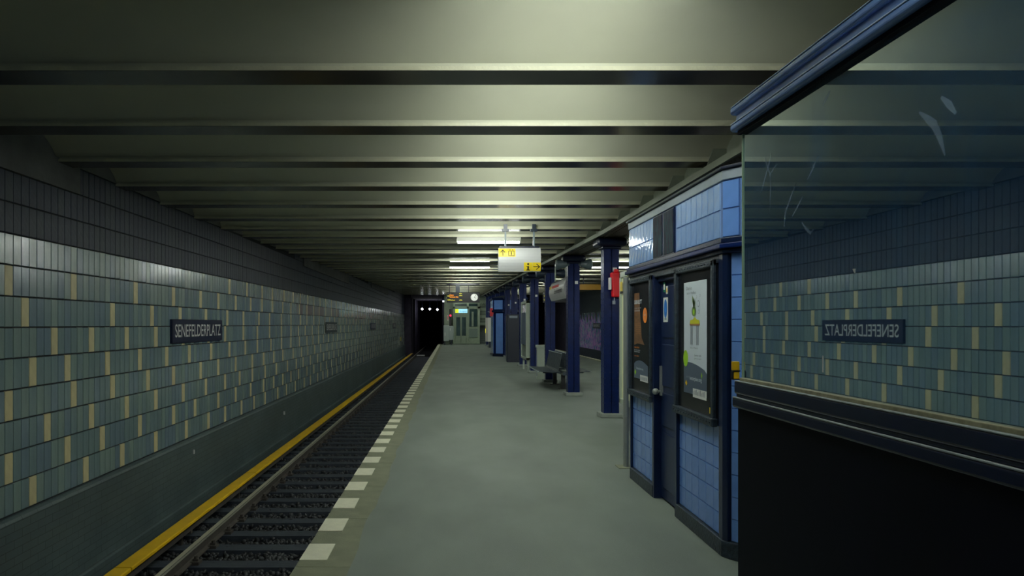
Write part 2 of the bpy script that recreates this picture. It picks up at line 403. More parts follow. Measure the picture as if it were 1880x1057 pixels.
# asphalt sheet with a ragged edge
n=260; vs=[]; fs=[]
for i in range(n+1):
    yy=YN+(60.5-YN)*i/n if i<n else YF+.8
    j=R.uniform(-.010,.010)+.012*math.sin(yy*1.9)+.008*math.sin(yy*5.1)
    vs += [(-.67+j,yy,.0),(1.5,yy,0),(4,yy,0),(6.36+j*.5,yy,.0),(-.67+j,yy,-.012)]
for i in range(n):
    a=i*5
    for k in range(3): fs.append((a+k,a+k+1,a+k+6,a+k+5))
    fs.append((a+4,a,a+5,a+9))
b=MB(); b.add(vs,fs,asphalt); b.obj('asphalt', fl)
ks=MB().box(0,.40,.003,1.217,-.12,-.003,kerbm).mesh('kerb_stone'); k=0; y=2.45-1.22*4
while y < 58.8:
    place(ks,'kerb_stone',fl,(XE,y,0)); place(ks,'kerb_stone',fl,(6.32,y,0)); y+=1.22
mk=MB().box(0,.187,0,.365,-.003,.003,markm).mesh('edge_mark'); y=5.02-.706*3
while y < 58.6:
    place(mk,'edge_mark',fl,(XE+.001,y,0)); place(mk,'edge_mark',fl,(XE2-.19,y,0)); y+=.706
# ------------------------------------------------------------ track bed
tbed=struct(MB().box(XL-.1,XE+.3,YN,110,-1.5,-1.19,bedm).box(XE2-.3,XR+.1,YN,110,-1.5,-1.19,bedm).obj('floor_trackbed'), 'sunken track bed beside the platform', 'track bed')
def stones(x0,x1,y0,y1,count,s0,s1,seed,zs=-1.15):
    rg=np.random.default_rng(seed)
    ph=(1+5**.5)/2
    V=np.array([(-1,ph,0),(1,ph,0),(-1,-ph,0),(1,-ph,0),(0,-1,ph),(0,1,ph),(0,-1,-ph),(0,1,-ph),(ph,0,-1),(ph,0,1),(-ph,0,-1),(-ph,0,1)],float)/1.9
    F=np.array([(0,11,5),(0,5,1),(0,1,7),(0,7,10),(0,10,11),(1,5,9),(5,11,4),(11,10,2),(10,7,6),(7,1,8),(3,9,4),(3,4,2),(3,2,6),(3,6,8),(3,8,9),(4,9,5),(2,4,11),(6,2,10),(8,6,7),(9,8,1)])
    n=count
    # more stones nearer: uniform in a power of y
    u=rg.random(n); yy=y0+(y1-y0)*u**1.5
    P=np.stack([rg.uniform(x0,x1,n),yy,zs+rg.uniform(-.012,.03,n)],1)
    sc=rg.uniform(s0,s1,(n,1,1))*rg.uniform(.55,1.2,(n,1,3)); a=rg.uniform(0,6.28,n)
    vv=V[None]*(1+rg.uniform(-.28,.28,(n,12,1)))*sc
    c,s=np.cos(a)[:,None],np.sin(a)[:,None]
    x=vv[:,:,0]*c-vv[:,:,1]*s; y=vv[:,:,0]*s+vv[:,:,1]*c
    tl=rg.uniform(-.6,.6,n)[:,None]; z=vv[:,:,2]*np.cos(tl)+x*np.sin(tl); x=x*np.cos(tl)-vv[:,:,2]*np.sin(tl)
    out=np.stack([x,y,z],2)+P[:,None,:]
    faces=(F[None]+12*np.arange(n)[:,None,None]).reshape(-1,3)
    me=bpy.data.meshes.new('ballast'); nv=n*12; nf=n*20
    me.vertices.add(nv); me.vertices.foreach_set('co', out.reshape(-1))
    me.loops.add(nf*3); me.loops.foreach_set('vertex_index', faces.reshape(-1).astype(np.int32))
    me.polygons.add(nf); me.polygons.foreach_set('loop_start', np.arange(0,nf*3,3,dtype=np.int32))
    me.materials.append(stoneA); me.materials.append(stoneB)
    me.polygons.foreach_set('material_index', np.repeat((rg.random(n)<.3).astype(np.int32),20))
    me.update(); me.validate(); return me
bal=place(stones(XL+.25,-1.15,3.5,42,26000,.026,.044,3,-1.178),'track_ballast'); bal['kind']='stuff'
tag(bal,'dark crushed stone ballast between and beside the sleepers','ballast')

def railprof(x):
    return [(x-.0625,-.15),(x+.0625,-.15),(x+.0625,-.138),(x+.012,-.125),(x+.012,-.045),(x+.034,-.03),(x+.034,-.006),(x+.026,0),(x-.026,0),(x-.034,-.006),(x-.034,-.03),(x-.012,-.045),(x-.012,-.125),(x-.0625,-.138)]
def make_track(xc, label, near=True):
    t=thing('railway_track', label, 'track', (xc,0,-.95))
    g_=.7525
    for s in (-1,1):
        b=MB(); p=railprof(s*g_); b.sweepy(p,[YN,109],rust)
        b.box(s*g_-.027,s*g_+.027,YN,109,-.001,.0012,steel); b.box(s*g_+.0335,s*g_+.0355,YN,109,-.028,-.006,steel)
        b.obj('rail', t)
    sl=MB().box(-1.25,1.25,0,.24,-.36,-.165,sleeperm).mesh('sleeper')
    fms=[]; allf=MB()
    for s in (-1,1):
        for q in (-1,1):
            X=s*g_+q*.085; fb=MB(); fms.append(fb)
            fb.box(X-.05,X+.05,.06,.18,-.166,-.13,rust); fb.cyl((X,.12,-.15),(X,.12,-.075),.022,rust,6); fb.box(X-.03,X+.03,.095,.145,-.13,-.105,rust)
    fm=[f_.mesh('rail_fastening') for f_ in fms[:2]]
    y=3.37 if near else 24.0; k=0
    while y<62 :
        o=place(sl,'sleeper',t,(R.uniform(-.02,.02),y+R.uniform(-.01,.01),0))
        if near:
            for f_ in fm: place(f_,'rail_fastening',t,(0,y,0))
        y+=.612
    return t
tr=make_track(-2.225,'dark railway track on wooden sleepers beside the long yellow cover board')
make_track(7.93,'railway track in front of the graffiti-painted wall', False)
t3=thing('third_rail','conductor rail under a long yellow cover board at the foot of the wall','conductor rail',(-3.22,0,-.95))
y=-2.0
while y<61:
    L=min(4.62,61-y)
    b=MB(); b.sweepy([(-.088,.13),(.088,.13),(.088,.158),(.075,.165),(-.075,.165),(-.088,.158)],[y+.004,y+L-.006],yellow); b.obj('cover_board', t3); y+=4.63
MB().box(-.035,.035,-2,61,.02,.09,rust).obj('conductor', t3)
b=MB().box(-.12,-.085,-.03,.03,-.25,.15,rust).box(-.12,.03,-.03,.03,-.02,.02,rust); bm_=b.mesh('bracket'); y=4.2
while y<60: place(bm_,'bracket',t3,(0,y,0)); y+=2.45
tag(MB().box(-2.8,-2.15,60.5,60.65,-1.0,-.9,white).obj('track_board'),'small white board lying across the track at the tunnel mouth','board')

# ------------------------------------------------------------ fluorescent lamps
lm=MB(); lm.box(0,1.2,-.04,.04,.035,.075,lamph)
ltb=MB(); ltb.cyl((.02,0,0),(1.18,0,0),.032,tube,8)
for x in (.0,1.17): lm.box(x,x+.03,-.035,.035,-.03,.04,lamph)
def place_lamp(x,y,z,label,first=[None]):
    if first[0] is None:
        t=thing('ceiling_lamp',label,'lamp',(x,y,z),0,'fluorescent ceiling lamps')
        lm.obj('housing',t); ltb.obj('tube',t); first[0]=t; return t
    return dup(first[0],(x,y,z),None,label)
def hanging_lamp(x,y,z,label):
    t=thing('ceiling_lamp',label,'lamp',(x,y,z),0,'fluorescent ceiling lamps')
    MB().box(0,1.2,-.09,.09,.045,.075,lamph).box(0,1.2,-.095,-.085,.0,.06,lamph).box(0,1.2,.085,.095,.0,.06,lamph).obj('housing',t)
    ltb.obj('tube',t)
def bayY(i): return beams[6]+1.31*i+BW+.10       # just behind the i-th beam in view
ORD=['first','second','third','fourth','fifth','sixth','seventh','eighth','ninth','tenth','eleventh','twelfth','thirteenth','fourteenth','fifteenth','sixteenth','seventeenth','eighteenth','nineteenth','twentieth']+['twenty-'+w_ for w_ in ('first','second','third','fourth','fifth','sixth','seventh','eighth','ninth')]
bays=[-3,-1,0,1,2,3,4,5,6,9,11,14,15,17,19,21,23,25,27,29,31,33,35,37,39,41]  # extra tubes added among the inferred ones to brighten ceiling and far end
for n_,i in enumerate(bays):
    y=bayY(i)
    if y>60: continue
    place_lamp(.08,y,3.30+rise(y),'unseen fluorescent tube tucked behind a beam over the left half, %s from the camera'%ORD[n_])
hanging_lamp(.11,13.95,3.155,'nearest fluorescent tube hanging in view, above the hanging white sign')
hanging_lamp(-.05,21.83,3.285,'second fluorescent tube in view, just left of the hanging white sign')
for n_,i in enumerate([-1,0,3,6,9,11,15,17,20,23,26,29,31,33,35,37,39,41]):  # right-hand row, with extra tubes added for brightness
    y=bayY(i); place_lamp(4.2,y,3.30+rise(y),'unseen fluorescent tube tucked behind a beam over the right half, %s from the camera'%ORD[n_])
hanging_lamp(4.05,21.83,3.285,'fluorescent tube over the right half, crossing behind the near blue pillar')
hanging_lamp(4.2,13.95,3.155,'fluorescent tube over the right half, behind the kiosk top')

# ------------------------------------------------------------ pillars
def rivet_mesh():
    b=MB()
    z=.25
    while z<2.9:
        for x in (-.115,-.02,.02,.115): b.ball((x,-.131,z),.0105,navy,5,4,(1,.7,1))
        for y in (-.1,.1): b.ball((-.131,y,z),.0105,navy,5,4,(.7,1,1))
        z+=.105
    return b.mesh('rivets')
rivm=rivet_mesh()
def pillar(y,label):
    h=3.075+rise(y)
    t=thing('pillar',label,'pillar',(XP,y,0),0,'riveted blue platform pillars')
    MB().box(-.19,.19,-.19,.19,0,.075,stone_base).obj('plinth',t,bevel=.012)
    s=MB().prism([(-.13,-.13),(-.008,-.13),(-.008,-.10),(.008,-.10),(.008,-.13),(.13,-.13),(.13,.13),(-.13,.13)],.075,h-.12,navy)
    s.obj('shaft',t)
    o=place(rivm,'rivets',t); o['kind']='stuff'
    MB().box(-.26,.26,-.24,.24,h-.155,h-.012,capd).obj('capital',t,bevel=.06,seg=4)
    MB().box(-.17,.17,-.16,.16,h-.20,h-.15,capd).obj('capital_neck',t,bevel=.02)
    MB().box(.02,.09,-.142,-.131,2.50,2.57,white).obj('number_plate',t)
    return t
PY=[8.92]+[12.8+3.88*i for i in range(12)]
names=['blue riveted pillar behind the near tiled kiosk','nearest fully visible blue pillar, a red box hanging on it','blue pillar with two grey loudspeakers, in front of the bench','blue pillar just behind the bench','blue pillar beside the glazed poster case','blue pillar next beyond the poster case','blue pillar beside the dark cabinet','blue pillar at the near end of the far kiosk','blue pillar at the far end of the far kiosk','first blue pillar beyond the far kiosk','second blue pillar beyond the far kiosk','third blue pillar beyond the far kiosk','farthest blue pillar, near the stairs']
for y,lab in zip(PY,names): pillar(y,lab)
def speaker(x,y,z,s,m,label):
    t=thing('loudspeaker',label,'loudspeaker',(x,y,z),0,'loudspeakers on the pillars')
    MB().cyl((0,0,0),(s*.12,0,0),.05,m,12,.10).cyl((s*.12,0,0),(s*.22,0,0),.10,m,14,.125).ball((s*.22,0,0),.12,m,14,8,(.35,1,1)).obj('horn',t,smooth=False)
    MB().box(-.02,.02,-.03,.03,-.02,.15,m).box(min(0,-s*.05),max(0,-s*.05),-.03,.03,-.03,.03,m).obj('bracket',t)
SPN={2:'in front of the bench',3:'behind the bench',4:'beside the glazed poster case',5:'just past the poster case',6:'beside the dark cabinet',7:'at the front of the farther kiosk'}
for i in range(2,8):
    m=spk_l if i==2 else spk_d
    for s,w in ((-1,'left'),(1,'right')):
        speaker(XP+s*.155,PY[i]-.12,2.86+rise(PY[i]),s,m,'%s loudspeaker, %s side of the pillar %s'%('grey' if i==2 else 'dark',w,SPN[i]))

# ------------------------------------------------------------ name signs on the walls
def name_sign(y,label,x=XL,bg=mat('board_blue',(16,27,58),.35)):
    F=FR if x<0 else FL
    t=thing('station_sign',label,'sign',(x,y,1.33),0,'station name signs on the walls')
    M=F(0,0,0); s=1 if x<0 else -1
    b=MB(); b.box(0,s*.035,0,2.23,0,.34,bg) if s>0 else b.box(-.035,0,0,2.23,0,.34,bg); b.obj('board',t,bevel=.006)
    M=F(s*.0365, 0 if s>0 else 2.23, 0)
    MB(M).text('SENEFELDERPLATZ',.10,.088,.262,white,0,2.04,.006).obj('lettering',t)
    b=MB(M)
    for q in ((0,0,2.23,.012),(0,.328,2.23,.34),(0,0,.012,.34),(2.218,0,2.23,.34)): b.rect(*q,capd if s>0 else greyp,.0015)
    b.obj('rim',t)
name_sign(10.26,'nearest dark blue station name board on the left wall')
name_sign(22.9,'second name board along the left wall, right of the nearest one',bg=mat('aged_board',(58,70,72),.5))
name_sign(35.8,'third name board along the left wall')
name_sign(49.5,'farthest name board on the left wall, near the tunnel')
name_sign(46.4,'name board on the graffiti-painted right wall',XR-.02)

# ------------------------------------------------------------ hanging white signs
def lens(w,h,n=8):          # half-lens profile in (depth, z), camera side negative
    pts=[]
    for i in range(n+1):
        t=-1+2*i/n; pts.append((-w*(1-.75*t*t)-.02, h/2*t))
    return pts
def hsign(t,L,h,dep):
    # body along local x, centre origin at left end, sagging faces in +-y
    pr=lens(dep,h); full=pr+[(-p[0],p[1]) for p in pr[::-1]]
    b=MB(); n=len(full)
    vs=[(0,p[0],p[1]) for p in full]+[(L,p[0],p[1]) for p in full]
    b.add(vs,[(i,(i+1)%n,n+(i+1)%n,n+i)[::-1] for i in range(n)]+[tuple(range(n))]+[tuple(range(2*n-1,n-1,-1))],signw)
    b.obj('sign_body',t)
    MB().box(.02,L-.02,-.045,.045,h/2,h/2+.03,capd).obj('top_channel',t)
def fsurf(z,h,dep): return -(dep*(1-.75*(2*z/h)**2)+.02)-.003
def picto(b,x0,z0,sz,kind,h,dep,seg=4):
    for i in range(seg):
        za=z0+sz*i/seg; zb=z0+sz*(i+1)/seg
        b.add([(x0,fsurf(za,h,dep),za),(x0+sz,fsurf(za,h,dep),za),(x0+sz,fsurf(zb,h,dep),zb),(x0,fsurf(zb,h,dep),zb)],[(0,1,2,3)],signy)
    def P(poly):
        b.add([(x0+px*sz, fsurf(z0+pz*sz,h,dep)-.004, z0+pz*sz) for px,pz in poly],[tuple(range(len(poly)))],pictob)
    if kind=='up':
        P([(.46,.12),(.54,.12),(.54,.45),(.46,.45)]); P([(.46,.45),(.54,.45),(.54,.72),(.46,.72)]); P([(.2,.55),(.28,.5),(.5,.76),(.5,.88)]); P([(.8,.55),(.5,.88),(.5,.76),(.72,.5)])
    if kind=='right':
        P([(.1,.46),(.82,.46),(.82,.54),(.1,.54)]); P([(.5,.86),(.44,.8),(.78,.5),(.92,.5)]); P([(.44,.2),(.5,.14),(.92,.5),(.78,.5)])
    if kind=='i':
        P([(.5+.12*math.cos(a),.8+.12*math.sin(a)) for a in [2*PI*k/12 for k in range(12)]])
        P([(.3,.1),(.74,.1),(.74,.18),(.3,.18)]); P([(.42,.16),(.6,.16),(.6,.58),(.42,.58)]); P([(.3,.5),(.6,.5),(.6,.58),(.3,.58)])
    if kind=='lift':
        for q in ((.14,.1,.86,.16),(.14,.66,.86,.72),(.14,.1,.2,.72),(.8,.1,.86,.72)): P([(q[0],q[1]),(q[2],q[1]),(q[2],q[3]),(q[0],q[3])])
        P([(.46,.2),(.54,.2),(.56,.5),(.44,.5)]); P([(.5+.06*math.cos(a),.56+.06*math.sin(a)) for a in [2*PI*k/8 for k in range(8)]])
        P([(.26,.78),(.42,.78),(.34,.92)]); P([(.58,.78),(.74,.78),(.66,.92)])
hs=thing('hanging_sign','white lens-shaped sign with four yellow pictogram squares hanging from the ceiling','sign',(.80,12.50,2.685))
H_,D_=.40,.078; hsign(hs,.71,H_,D_)
for n_,(x_,z_,k_) in enumerate(((0,.047,'up'),(.144,.047,'lift'),(.424,-.190,'i'),(.568,-.190,'right'))):
    b=MB(); picto(b,x_,z_,.141,k_,H_,D_); b.obj('pictogram',hs)
for x in (.12,.60):
    MB().box(x-.014,x+.014,-.014,.014,.21,.53,spk_l).obj('hanger_rod',hs)
    MB().box(x-.055,x+.055,-.04,.06,.48,.522,spk_d).box(x-.03,x+.03,-.05,.0,.522,.60,spk_d).obj('beam_clamp',hs)
s2=thing('hanging_sign','white lens-shaped sign with the station name running along the pillar row','sign',(2.70,19.55,2.43),-PI/2)
hsign(s2,2.6,.45,.09)
# text on its -X side: in local space the visible side is -y
b=MB(frame((0,-.114,0),(1,0,0),(0,0,1)))
b.text('Senefelderplatz',1.0,-.07,.17,pictob,0,1.3,.004); b.rect(.03,.06,.42,.15,signy,-.012); b.text('U2',.08,.075,.09,pictob,-.010,None,.01); b.rect(.55,.075,1.7,.14,red,-.012); b.text('Ausgang',.08,-.10,.06,greyt,.0); b.obj('print',s2)
for x in (.4,2.2): MB().box(x-.014,x+.014,-.014,.014,.22,.72,creamf).obj('hanger_rod',s2)

# ------------------------------------------------------------ departure displays with clock
def display(x,y,label,clock=True):
    t=thing('departure_display',label,'display',(x,y,0),0,'departure displays')
    MB().box(0,1.62,-.12,.12,2.66,3.16,black).obj('housing',t,bevel=.01)
    b=MB(FC(0,-.125,0))
    b.text('Linie',.05,3.08,.045,greyt); b.text('Ziel',.16,3.08,.045,greyt); b.text('Abfahrt',.62,3.08,.06,ledy,0,.14)
    b.text('U2',.05,2.95,.09,ledy,0,None,.01); b.text('Pankow',.16,3.0,.075,orange,0,.2,.015); b.text('Schönhauser Allee',.16,2.91,.075,orange,0,.42,.015); b.text('sofort',.62,2.98,.07,ledy,0,.15,.01)
    b.text('U2',.05,2.76,.09,ledy,0,None,.01); b.text('Pankow',.16,2.76,.08,ledy,0,.26,.01); b.text('6 Min',.62,2.76,.07,ledy,0,.15,.01); b.obj('led_text',t)
    if clock:
     b=MB(FC(0,-.124,0)); b.disc(1.36,2.915,.175,.175,signw if False else mat('clock_face',(225,228,220),.4,emit=.35),.001,28)
     for k in range(12):
         a=PI*k/6; c_,s_=math.sin(a),math.cos(a)
         b.flat([(1.36+c_*.13-s_*.007,2.915+s_*.13+c_*.007),(1.36+c_*.13+s_*.007,2.915+s_*.13-c_*.007),(1.36+c_*.16+s_*.007,2.915+s_*.16-c_*.007),(1.36+c_*.16-s_*.007,2.915+s_*.16+c_*.007)],pictob,.003)
     for a,l,w in ((math.radians(32),.14,.008),(math.radians(122),.09,.011)):
         c_,s_=math.sin(a),math.cos(a); b.flat([(1.36-s_*w,2.915+c_*w),(1.36+s_*w,2.915-c_*w),(1.36+c_*l+s_*w,2.915+s_*l-c_*w),(1.36+c_*l-s_*w,2.915+s_*l+c_*w)],pictob,.004)
     b.obj('clock',t)
    b=MB().box(.0,1.62,-.07,.07,3.53,3.59,capd).box(.10,.22,-.05,.05,3.59,3.615,capd).box(1.0,1.16,-.05,.05,3.59,3.615,capd); b.obj('ceiling_rail',t)
    for q in ((.13,.16,capd),(.45,.65,spk_d),(1.07,1.10,capd)): MB().box(q[0],q[1],-.03,.03,3.16,3.54,q[2]).obj('hanger',t)
display(-.22,36.25,'black departure display with a white clock hanging before the lift')
display(4.5,36.25,'black departure display without a clock hanging towards the graffiti-painted wall',False)
tag(MB().box(5.15,6.35,29.6,29.8,2.98,3.20,mat('yellow_sign_box',(170,126,20),.5)).box(5.3,5.33,29.68,29.71,3.2,3.5,capd).box(6.2,6.23,29.68,29.71,3.2,3.5,capd).obj('sign_box'),'yellow sign box hanging over the right half of the platform','sign')

# ------------------------------------------------------------ poster art (plane width w, height h)
def art(b,w,h,kind):
    if kind=='white':
        b.rect(0,0,w,h,postw)
        pts=[(0,0),(w,0),(w,.20*h)]+[(w*(1-i/12), .20*h+.08*h*math.sin(PI*(.12+.88*i/12)*.62)) for i in range(1,12)]+[(0,.235*h)]
        b.flat(pts,slate,.001)
        b.disc(.09*w,.31*h,.11*w,.075*h,lime,.002)
        b.text('berlin.',.12*w,.135*h,.034,greyt,.002,.14*w); b.text('betterplace.org',.28*w,.125*h,.042,postw,.002,.52*w,.012)
        b.flat([(.80*w,.15*h),(.83*w,.18*h),(.80*w,.21*h),(.77*w,.18*h)],lime,.002)
        b.flat([(.07*w,.085*h),(.12*w,.06*h),(.17*w,.085*h),(.12*w,.115*h)],yellow,.002)
        b.rect(.42*w,.0*h-.02,w,.055*h,white,.002)
        for i in range(9): b.rect((.46+.055*i)*w,.0,(.485+.055*i)*w,.03*h+.01*h*(i%3),slate if i%2 else greyt,.003)
        b.text('Danke',.12*w,.93*h,.04,greyt,.002,.26*w); b.text('zum Helfen.',.14*w,.89*h,.03,greyt,.002,.42*w)
        b.text('Ein Platz',.30*w,.405*h,.018,greyt,.002,.34*w); b.text('berlin hilft',.50*w,.34*h,.02,slate,.002,.28*w); b.text('gemeinsam',.48*w,.315*h,.016,greyt,.002,.3*w)
        # stool with yellow cushion and a plant
        for x in (.31,.39,.57,.65): b.rect(x*w,.44*h,(x+.022)*w,.61*h,greyt,.002)
        for x in (.35,.61): b.rect(x*w,.44*h,(x+.012)*w,.61*h,slate,.002)
        b.rect(.28*w,.61*h,.72*w,.625*h,brown2,.002); b.flat([(.28*w,.625*h),(.72*w,.625*h),(.70*w,.655*h),(.56*w,.665*h),(.54*w,.68*h),(.46*w,.68*h),(.44*w,.665*h),(.30*w,.655*h)],cush,.002)
        b.disc(.47*w,.735*h,.10*w,.045*h,olive,.003); b.disc(.47*w,.73*h,.04*w,.025*h,lime,.004)
        for a0,l in ((-.35,.19),(.0,.12),(.3,.11),(-.12,.15)):
            c_,s_=math.sin(a0),math.cos(a0); x0,y0=.47*w,.76*h; ll=l*h*.7
            b.flat([(x0-.02*w,y0),(x0+.02*w,y0),(x0+c_*ll*.6+.03*w,y0+s_*ll*.6),(x0+c_*ll,y0+s_*ll),(x0+c_*ll*.6-.03*w,y0+s_*ll*.6)],olive,.003)
        for (x,y,r_) in ((.66,.80,.05),(.68,.73,.03),(.58,.86,.02),(.73,.87,.02)): b.flat([(x*w+r_*w*math.cos(t),y*h+r_*w*math.sin(t)) for t in [k*.5 for k in range(12)]],greyt,.0025); b.disc(x*w,y*h,r_*w*.75,r_*w*.75,postw,.003,12)
    else:
        b.rect(0,0,w,h,postd)
        b.flat([(0,.38*h),(.25*w,.40*h),(.75*w,.39*h),(.55*w,.47*h),(.5*w,.62*h),(.42*w,.80*h),(.38*w,.98*h),(0,.98*h)],brown,.001)
        for i in range(6): b.rect(.10*w,(.51+.022*i)*h,.50*w,(.52+.022*i)*h,brown2,.002)
        b.disc(.80*w,.72*h,.15*w,.085*h,oran,.003); b.text('JETZT',.72*w,.715*h,.02,postw,.004,.15*w)
        b.text('DEIN BETT',.02*w,.855*h,.055,postw,.003,.55*w,.02); b.text('in einer warmen',.02*w,.80*h,.022,postw,.003,.5*w); b.text('Unterkunft',.02*w,.77*h,.022,postw,.003,.42*w)
        b.text('HELFEN',.02*w,.345*h,.024,oran,.003,.36*w); b.text('Sie mit einer',.02*w,.318*h,.02,postw,.003,.44*w); b.text('Spende heute',.02*w,.298*h,.02,postw,.003,.4*w); b.text('spenden',.02*w,.25*h,.022,oran,.003,.34*w)
        pts=[(0,0),(w,0),(w,.16*h)]+[(w*(1-i/10), .16*h+.05*h*math.sin(PI*i/10*.9)) for i in range(1,10)]+[(0,.165*h)]
        b.flat(pts,slate,.002); b.text('betterplace.org',.18*w,.105*h,.032,postw,.003,.5*w,.01)
        b.flat([(.08*w,.03*h),(.16*w,.06*h),(.16*w,.08*h),(.08*w,.10*h),(.03*w,.06*h)],lime,.003)
        b.rect(.45*w,-.02*h,w,.05*h,white,.003)
        for i in range(7): b.rect((.50+.065*i)*w,-.005*h,(.53+.065*i)*w,.03*h,greyt if i%2 else slate,.004)

# ------------------------------------------------------------ near tiled kiosk
def octo(cx,cy,hx,hy,c1,c2):
    return [(cx-hx+c1,cy-hy),(cx+hx-c1,cy-hy),(cx+hx,cy-hy+c2),(cx+hx,cy+hy-c2),(cx+hx-c1,cy+hy),(cx-hx+c1,cy+hy),(cx-hx,cy+hy-c2),(cx-hx,cy-hy+c2)]
KX,KY=2.75,6.395
kt=thing('kiosk','blue-tiled kiosk with two poster cases and a navy door between them','kiosk',(KX,KY,0))
def O(hx,hy): return octo(0,0,hx,hy,.38,.65)
hx,hy=.85,1.945
X0=-hx   # front plane local x ; world 1.90
L=lambda yw: yw-KY
body=[(-hx+.38,-hy),(hx-.38,-hy),(hx,-hy+.65),(hx,hy-.65),(hx-.38,hy),(-hx+.38,hy),(-hx,hy-.65),(-hx,L(6.83)),(-hx+.09,L(6.83)),(-hx+.09,L(6.14)),(-hx,L(6.14)),(-hx,-hy+.65)]
MB().prism(body,.0,2.10,bgrout).obj('body',kt)
MB().prism(O(hx+.035,hy+.035),0,.11,navy2).obj('plinth',kt,bevel=.01) if False else None
pl=MB()
def ring(pts_out,pts_in,z0,z1,m,b): b.prism(pts_out,z0,z1,m)
# plinth pieces leave the doorway free
pl.box(X0-.04,X0+.02,L(5.10),L(6.14),0,.115,worn)
cw=Vector((.38,-.65,0)); cn=Vector((-.65,-.38,0)).normalized()
a=Vector((X0,L(5.10),0)); a2=Vector((X0+.38,L(4.45),0))
def slab(b,p,q,t0,t1,z0,z1,m):
    n=cn; P=[p+n*t1,p+n*t0,q+n*t0,q+n*t1]; b.prism([(v.x,v.y) for v in P][::-1] if False else [(v.x,v.y) for v in P],z0,z1,m)
pl.prism([(X0-.04,L(5.10)+.02),(X0-.04,L(5.10)-.01),(X0+.36,L(4.42)),(X0+.42,L(4.45)),(X0+.02,L(5.10)+.02)],0,.115,worn)
pl.obj('plinth',kt,bevel=.008)
MB().box(X0-.04,X0+.02,L(6.83),L(7.70),0,.115,worn).obj('plinth',kt,bevel=.008)
MB().prism(O(hx+.03,hy+.03),2.10,2.60,bgrout).obj('fascia',kt)
mo=MB(); mo.prism(O(hx+.045,hy+.045),2.085,2.115,navy2); mo.prism(O(hx+.075,hy+.075),2.115,2.15,navy); mo.prism(O(hx+.06,hy+.06),2.15,2.19,navy2)
mo.obj('moulding',kt,bevel=.008)
cp=MB(); cp.prism(O(hx+.045,hy+.045),2.585,2.655,greyp); cp.obj('cap_band',kt,bevel=.006)
MB().prism(O(hx+.065,hy+.065),2.655,2.675,capd).prism(O(hx-.1,hy-.1),2.675,2.70,capd).obj('roof',kt,bevel=.005)
# tiles
def tm(m,w,h,t=.008): return tilemesh(m,w,h,t,-1).mesh('tile')
tl=[tm(blueA,.158,.1515),tm(blueB,.158,.1515)]
for r in range(5):
    z=.118+.153*(r+.5)
    for (ya,yb,nc) in ((5.17,6.13,6),(6.86,7.69,5)):
        w=(yb-ya)/nc
        for c in range(nc): place(R.choice(tl),'tile',kt,(X0,L(ya+w*(c+.5)),z))
tf=[tm(blueF,.118,.188),tm(blueF,.112,.188)]
for r in range(2):
    z=2.195+.193*(r+.5)
    for c in range(8): place(tf[0],'tile',kt,(X0-.03,L(5.12+.121+.1235*c-.06),z))
    for c in range(8): place(tf[1],'tile',kt,(X0-.03,L(6.80+.117*(c+.5)),z))
ang=math.atan2(cn.y,cn.x)-PI
tc_=[tm(blueA,.152,.15),tm(blueB,.152,.15)]; tc2=tm(blueA,.135,.188); u=cw.normalized()
for r in range(13):
    z=.118+.1515*(r+.5)
    for c in range(4):
        p=a+u*(.045+.155*(c+.5)); place(R.choice(tc_),'tile',kt,(p.x,p.y,z),ang)
for r in range(2):
    for c in range(5):
        p=a+u*(.0+.15*(c+.5))+cn*.043; place(tc2,'tile',kt,(p.x,p.y,2.195+.193*(r+.5)),ang)
# corner posts
cpst=MB(); cpst.prism([(X0-.03,L(5.17)),(X0-.032,L(5.09)),(X0-.012,L(5.05)),(X0+.03,L(5.07)),(X0+.04,L(5.17))],.115,2.09,navy2)
cpst.obj('corner_post',kt,bevel=.006)
MB().prism([(X0-.03,L(7.74)),(X0-.03,L(7.69)),(X0+.03,L(7.69)),(X0+.03,L(7.76))],.115,2.09,navy2).obj('corner_post',kt)
# frieze band under moulding and mullions
MB().box(X0-.03,X0+.01,L(5.17),L(7.69),2.03,2.09,worn).obj('frieze',kt,bevel=.004)
MB().box(X0-.035,X0+.09,L(6.12),L(6.17),.0,2.05,navy2).box(X0-.035,X0+.09,L(6.80),L(6.86),.0,2.05,navy2).box(X0,X0+.09,L(6.17),L(6.80),1.99,2.05,navy2).obj('door_frame',kt,bevel=.005)
# poster cases
def case(ya,yb,kind):
    z0,z1=.885,2.06
    p=MB().box(X0-.03,X0+.0,L(ya),L(yb),z0,z1,postd).obj('poster_case',kt)
    b=MB(); w=.05
    b.box(X0-.055,X0-.02,L(ya),L(ya)+w,z0,z1,worn).box(X0-.055,X0-.02,L(yb)-w,L(yb),z0,z1,worn)
    b.box(X0-.055,X0-.02,L(ya),L(yb),z1-w,z1,worn).box(X0-.065,X0-.02,L(ya)-.01,L(yb)+.01,z0-.01,z0+w,worn)
    b.obj('case_rim',p,bevel=.008)
    b=MB()
    for k in range(14):
        yy=L(ya)+.03+(yb-ya-.06)*k/13
        b.ball((X0-.056,yy,z1-.025),.006,worn,5,4); b.ball((X0-.066,yy,z0+.02),.006,worn,5,4)
    f=b.obj('screws',p); f['kind']='stuff'
    pw,ph=.53,.87
    yc=(ya+yb)/2-.01
    b=MB(FL(X0-.0315,L(yc+pw/2),1.06)); art(b,pw,ph,kind); b.obj('poster',p)
    b=MB(FL(X0-.032,L(yc+pw/2),1.06)); b.rect(pw+.05,-.105,pw+.11,-.06,signy); b.obj('yellow_sticker',p)
case(5.22,6.13,'white'); case(6.86,7.70,'dark')
